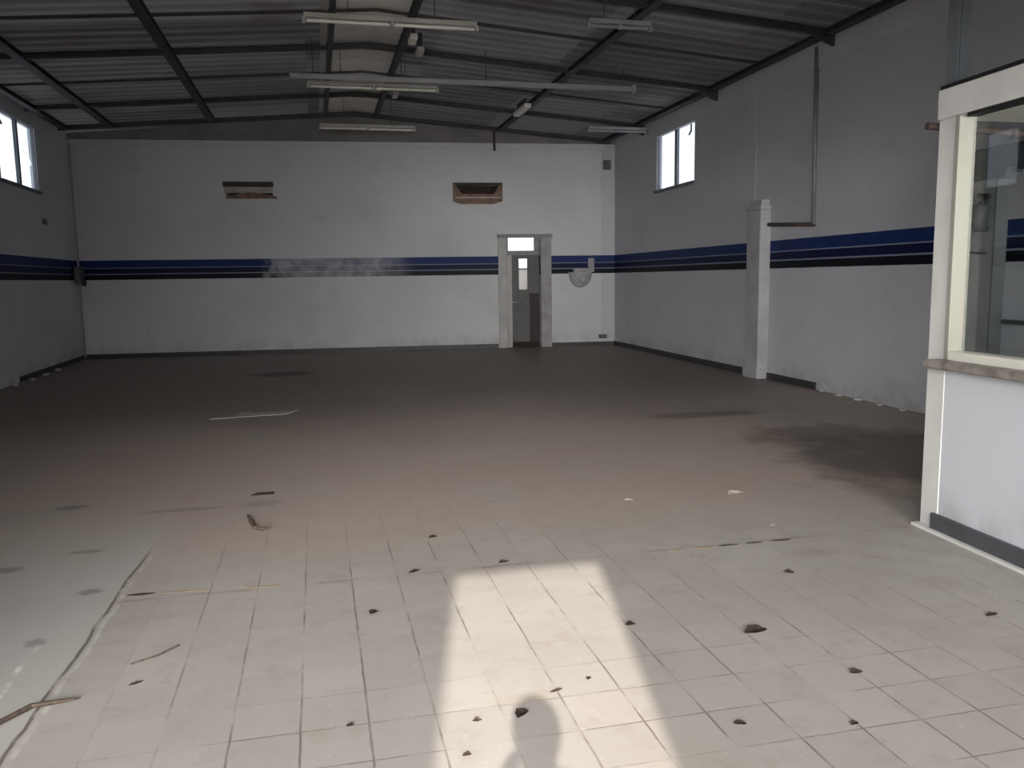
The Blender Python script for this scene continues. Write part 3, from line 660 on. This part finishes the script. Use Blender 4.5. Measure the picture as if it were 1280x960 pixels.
# ---------------------------------------------------------------- floor marks and litter
def strip(x0, x1, y0, y1, w, m, label, name='floor_tape', z=0.0):
    n = max(2, int((x1 - x0) / 0.03)); bm = B(); top = []; bot = []
    for i in range(n + 1):
        f = i / n; x = x0 + (x1 - x0) * f; y = y0 + (y1 - y0) * f
        ww = w * (0.55 + 0.45 * random.random()) * (0.35 if i in (0, n) else 1)
        top.append((x, y + ww / 2, 0.0005)); bot.append((x, y - ww / 2, 0.0005))
    prism(bm, top + bot[::-1], (0, 0, 0.0008))
    return tag(link(name, bm, m, origin=((x0 + x1) / 2, (y0 + y1) / 2, 0)), label, 'floor tape', 'worn tape pieces along the floor joint')
strip(-1.02, -0.88, 4.455, 4.45, 0.045, MT['tapeb'], 'short black tape scrap at the left end of the floor joint')
strip(-0.87, -0.62, 4.45, 4.43, 0.03, MT['tapey'], 'orange-yellow worn tape next to the black scrap on the left')
strip(-0.45, -0.23, 4.41, 4.38, 0.022, MT['tapey'], 'faint yellow tape strip, right end of the left taped line')
for k, (a, b_, mm, lab) in enumerate(((1.95, 2.07, 'tapey', 'first yellow tape dash from the left on the right floor joint'), (2.11, 2.23, 'tapey', 'second yellow tape dash from the left on the right floor joint'),
        (2.27, 2.40, 'tapeb', 'first dark tape dash on the right floor joint'), (2.45, 2.56, 'tapeb', 'middle dark tape dash on the right floor joint'), (2.62, 2.75, 'tapeb', 'last dark tape dash on the right floor joint, nearest the office'))):
    strip(a, b_, 4.352, 4.348, 0.03, MT[mm], lab)

def leaf_mesh(L, Wd, curl, rot, x, y, seed, jag=0.25):
    rnd = random.Random(seed); bm = B(); n = 9; rows = []
    c, s = math.cos(rot), math.sin(rot)
    for i in range(n + 1):
        f = i / n; w = Wd * math.sin(math.pi * min(0.97, max(0.03, f))) ** 0.8 * (1 - jag + jag * 2 * rnd.random())
        r = []
        for g_ in (-1, -0.45, 0, 0.45, 1):
            u = (f - 0.5) * L; v = g_ * w / 2
            z = 0.004 + curl * (abs(g_) ** 1.6) * w + curl * 0.35 * L * (2 * f - 1) ** 2 * 0.5 + rnd.random() * 0.002
            r.append(bm.verts.new((x + u * c - v * s, y + u * s + v * c, z)))
        rows.append(r)
    for a, b_ in zip(rows, rows[1:]):
        for k in range(4): bm.faces.new((a[k], a[k + 1], b_[k + 1], b_[k]))
    bmesh.ops.solidify(bm, geom=bm.faces[:], thickness=0.0015)
    mz = min(v.co.z for v in bm.verts); bmesh.ops.translate(bm, verts=bm.verts, vec=(0, 0, 0.0005 - mz))
    return bm
gL = 'dry leaves scattered on the tiles'
for i, (x, y, L, Wd, r, mm, lab) in enumerate((
        (1.868, 3.211, 0.115, 0.075, 0.1, 'leaf', 'largest dark dry leaf on the tiles, right of the sunlit patch'),
        (0.206, 3.889, 0.050, 0.045, 0.8, 'leaf', 'small dark leaf left of the sunlit patch'),
        (0.463, 4.399, 0.075, 0.035, 0.5, 'leaf', 'thin dark leaf off the far left corner of the sunlit patch'),
        (0.673, 2.793, 0.070, 0.045, 0.9, 'leaf', 'dark leaf lying inside the shadowed foot of the sunlit patch'),
        (1.352, 3.433, 0.050, 0.040, 0.0, 'leaf', 'small dark leaf on the right edge of the sunlit patch'),
        (2.422, 3.841, 0.060, 0.045, -0.5, 'leafl', 'small brown leaf near the dark tape dashes'),
        (1.416, 2.528, 0.045, 0.032, -0.4, 'leaf', 'small dark leaf near the bottom edge right of the sunlit patch'),
        (1.809, 2.425, 0.035, 0.026, 0.3, 'leaf', 'tiny dark leaf at the bottom right on a tile joint'),
        (0.054, 2.876, 0.030, 0.024, 0.2, 'leaf', 'tiny dark leaf at bottom left of the sunlit patch'),
        (0.431, 2.584, 0.032, 0.024, 0.2, 'leaf', 'tiny dark leaf at the bottom edge left of the shadow'),
        (0.974, 4.417, 0.065, 0.035, 0.3, 'leafl', 'faded leaf on the far edge of the sunlit patch'),
        (0.645, 4.981, 0.060, 0.045, 0.3, 'leafl', 'faded leaf beyond the far left corner of the sunlit patch'),
        (0.845, 2.925, 0.060, 0.022, 0.3, 'leafl', 'thin brown leaf on the tile joint inside the sunlit patch'),
        (0.505, 2.79, 0.035, 0.030, 0.0, 'leafl', 'pale brown leaf crumb left of the shadow inside the sun patch'),
        (3.02, 3.09, 0.075, 0.035, 0.2, 'leafl', 'faint brown leaf near the right picture edge'),
        (2.059, 2.758, 0.055, 0.045, 0.0, 'leafl', 'brown leaf on a tile at the lower right, below the largest leaf'),
        (-0.774, 3.417, 0.06, 0.02, 0.5, 'leafl', 'thin brown leaf right of the broken floor seam'),
        (1.00, 2.99, 0.028, 0.020, 0.9, 'leaf', 'tiny crumb at the right in the sunlit patch'))):
    tag(link('dry_leaf', leaf_mesh(L, Wd, 0.25, r, x, y, i), MT[mm], origin=(x, y, 0)), lab, 'leaf', gL)
gS = 'scraps of paper on the inner floor'
for i, (x, y, L, Wd, r, mm, lab, cat, nm) in enumerate((
        (2.943, 5.386, 0.15, 0.10, 0.2, 'paper', 'crumpled white paper scrap beyond the right floor joint', 'paper', 'paper_scrap'),
        (2.127, 5.442, 0.07, 0.07, 0.2, 'paper', 'small white paper scrap beyond the sunlit patch', 'paper', 'paper_scrap'),
        (2.79, 4.62, 0.05, 0.04, 0.2, 'paper', 'tiny white paper crumb just beyond the last dark tape dash', 'paper', 'paper_scrap'))):
    tag(link(nm, leaf_mesh(L, Wd, 0.18, r, x, y, 50 + i), MT[mm], origin=(x, y, 0)), lab, cat, gS)
def flat(name, poly, m, label, cat, h=0.012, group=None):
    bm = B(); prism(bm, [(x, y, 0.0005) for x, y in poly], (0, 0, h)); cx = sum(p[0] for p in poly) / len(poly); cy = sum(p[1] for p in poly) / len(poly)
    return tag(link(name, bm, m, origin=(cx, cy, 0)), label, cat, group)
flat('plastic_sheet', [(-1.28, 10.18), (-0.40, 10.28), (-0.28, 10.55), (-0.75, 10.50), (-0.95, 10.62), (-1.0, 10.36)], MT['sheetg'], 'pale grey sheet lying flat on the inner floor', 'sheet', 0.006)
flat('rubber_strip', [(-0.545, 6.35), (-0.38, 6.35), (-0.375, 6.43), (-0.50, 6.44)], MT['tapeb'], 'dark short bar lying on the floor above the bent strip', 'bar', 0.006)
bm = B(); tube(bm, [(-0.52, 5.78, 0.013), (-0.49, 5.62, 0.014), (-0.455, 5.47, 0.013), (-0.40, 5.42, 0.013), (-0.35, 5.45, 0.012)], [0.008, 0.013, 0.013, 0.013, 0.008], 8)
tag(link('bent_strip', bm, MT['leafl'], origin=(-0.46, 5.6, 0)), 'bent brown strip lying on the floor left of centre', 'strip')
bm = B(); tube(bm, [(-1.28, 3.06, 0.012), (-1.20, 3.20, 0.014), (-1.12, 3.30, 0.016), (-1.06, 3.31, 0.014), (-0.97, 3.33, 0.010)], [0.006, 0.009, 0.010, 0.009, 0.005], 6)
tag(link('dry_twig', bm, MT['leaf'], origin=(-1.1, 3.2, 0)), 'dark curved twig across the broken seam at lower left', 'twig')
bm = B(); tube(bm, [(-0.83, 3.60, 0.006), (-0.73, 3.66, 0.006), (-0.66, 3.74, 0.007)], [0.003, 0.004, 0.005], 6)
tag(link('dry_twig', bm, MT['leafl'], origin=(-0.75, 3.65, 0)), 'thin brown twig right of the broken seam', 'twig')
# fallen plaster along the wall feet
rnd = random.Random(3)
gD = 'plaster crumbs along the wall feet'
def crumb(x, y, r, m, lab):
    bm = B(); bmesh.ops.create_icosphere(bm, subdivisions=1, radius=r)
    for v_ in bm.verts: v_.co = Vector((v_.co.x * (0.7 + 0.8 * rnd.random()), v_.co.y * (0.8 + 0.8 * rnd.random()), v_.co.z * 0.6)) 
    mz = min(v_.co.z for v_ in bm.verts); bmesh.ops.translate(bm, verts=bm.verts, vec=(x, y, -mz))
    tag(link('plaster_crumb', bm, m, origin=(x, y, 0)), lab, 'plaster', gD)
for k, lab in enumerate(('just past the end of the baseboard', 'second from the baseboard end', 'midway between baseboard end and office post', 'just left of the office post', 'hard against the office post edge')):
    Y = 9.85 - 0.42 * k; crumb(RW.p(tR(Y), 0, 0.09 + 0.05 * rnd.random()).x, Y, 0.03 + 0.02 * rnd.random(), MT['plaster'], 'pale plaster crumb at the right wall foot, ' + lab)
for k, lab in enumerate(('nearest the picture edge', 'second from the picture edge', 'below the junction of floor and far baseboard', 'farthest along the wall')):
    Y = 14.5 + 0.75 * k; crumb(LW.p(tL(Y), 0, 0.12 + 0.06 * rnd.random()).x, Y, 0.045 + 0.03 * rnd.random(), MT['plaster'], 'grey plaster crumb at the left wall foot, ' + lab)

# ---------------------------------------------------------------- the photographer, whose shadow falls in the sunlit patch
def person(x, y):
    o = root('person', (x, y, 0), 'person in dark shirt and jeans standing just behind the viewpoint, holding both hands up', 'person')
    def skin(name, chain, edges, radii, m):
        me = bpy.data.meshes.new(name); me.from_pydata([tuple(c) for c in chain], edges, []); me.update()
        ob = bpy.data.objects.new(name, me); COL.objects.link(ob); ob.parent = o
        me.materials.append(m)
        md = ob.modifiers.new('skin', 'SKIN')
        for i, r in enumerate(radii): me.skin_vertices[0].data[i].radius = (r, r)
        me.skin_vertices[0].data[0].use_root = True
        md.use_smooth_shade = True
        sb = ob.modifiers.new('sub', 'SUBSURF'); sb.levels = 2; sb.render_levels = 2
        return ob
    V = [(0, 0, 0.95), (0, 0, 1.10), (0, 0.0, 1.28), (0, 0, 1.42), (0, 0.01, 1.50), (0, 0.03, 1.58), (0, 0.035, 1.67),
         (-0.10, 0, 0.90), (-0.11, 0.01, 0.50), (-0.12, -0.01, 0.09), (-0.13, 0.12, 0.05),
         (0.10, 0, 0.90), (0.11, 0.01, 0.50), (0.12, -0.01, 0.09), (0.13, 0.12, 0.05),
         (-0.18, 0, 1.42), (-0.28, 0.08, 1.24), (-0.16, 0.20, 1.34), (-0.10, 0.23, 1.40),
         (0.18, 0, 1.42), (0.28, 0.08, 1.24), (0.16, 0.20, 1.34), (0.10, 0.23, 1.40)]
    E_ = [(0, 1), (1, 2), (2, 3), (3, 4), (4, 5), (5, 6), (0, 7), (7, 8), (8, 9), (9, 10), (0, 11), (11, 12), (12, 13), (13, 14), (3, 15), (15, 16), (16, 17), (17, 18), (3, 19), (19, 20), (20, 21), (21, 22)]
    Rr = [0.14, 0.125, 0.14, 0.12, 0.055, 0.075, 0.075, 0.095, 0.062, 0.045, 0.038, 0.095, 0.062, 0.045, 0.038, 0.06, 0.045, 0.032, 0.028, 0.06, 0.045, 0.032, 0.028]
    skin('body', V, E_, Rr, MT['shirt'])
    bm = B(); bmesh.ops.create_uvsphere(bm, u_segments=16, v_segments=10, radius=0.1)
    for v_ in bm.verts: v_.co = Vector((v_.co.x * 0.88 + x, v_.co.y * 1.0 + y + 0.01, v_.co.z * 1.1 + 1.655))
    link('hair', bm, MT['hair'], o, smooth=True)
    for s in (-1, 1):
        for k in range(5):
            bx = s * (0.10 - 0.004 * k); by = 0.24; dz = 0.055
            f = [(bx, by, 1.335 + 0.004 * k), (bx - s * 0.02, by + 0.015, 1.36 + 0.012 * (k - 2) * 0.6), (bx - s * 0.05, by + 0.02, 1.37 + 0.016 * (k - 2)), (bx - s * (0.075 - 0.01 * (k == 4)), by + 0.005, 1.372 + 0.017 * (k - 2))]
            f = [(a_, b_, c_ + dz) for a_, b_, c_ in f]
            skin('finger', f, [(0, 1), (1, 2), (2, 3)], [0.012, 0.010, 0.009, 0.007], MT['skin'])
    return o
person(0.05, -0.50)

# pieces that belong to a part hang under that part
SUB = {'slat': 'frame', 'pane': ('window_frame', 'leaf_panel'), 'mullion': 'window_frame', 'latch': 'window_frame', 'handle': 'leaf_panel',
       'glazing_bar': 'leaf_panel', 'frosted_pane': 'leaf_panel', 'kick_plate': 'leaf_panel', 'end_cap': ('housing', 'rail'), 'tap': 'junction_box',
       'drain': 'bowl', 'transom_pane': 'transom_frame', 'bracket': 'body'}
for r_ in _roots:
    kids = list(r_.children)
    for k_ in kids:
        want = SUB.get(k_.name.split('.')[0])
        if want:
            host = [h for h in kids if h.name.split('.')[0] in ((want,) if isinstance(want, str) else want)]
            if host: k_.parent = host[0]
for r_ in _roots:
    if '_o' in r_: del r_['_o']
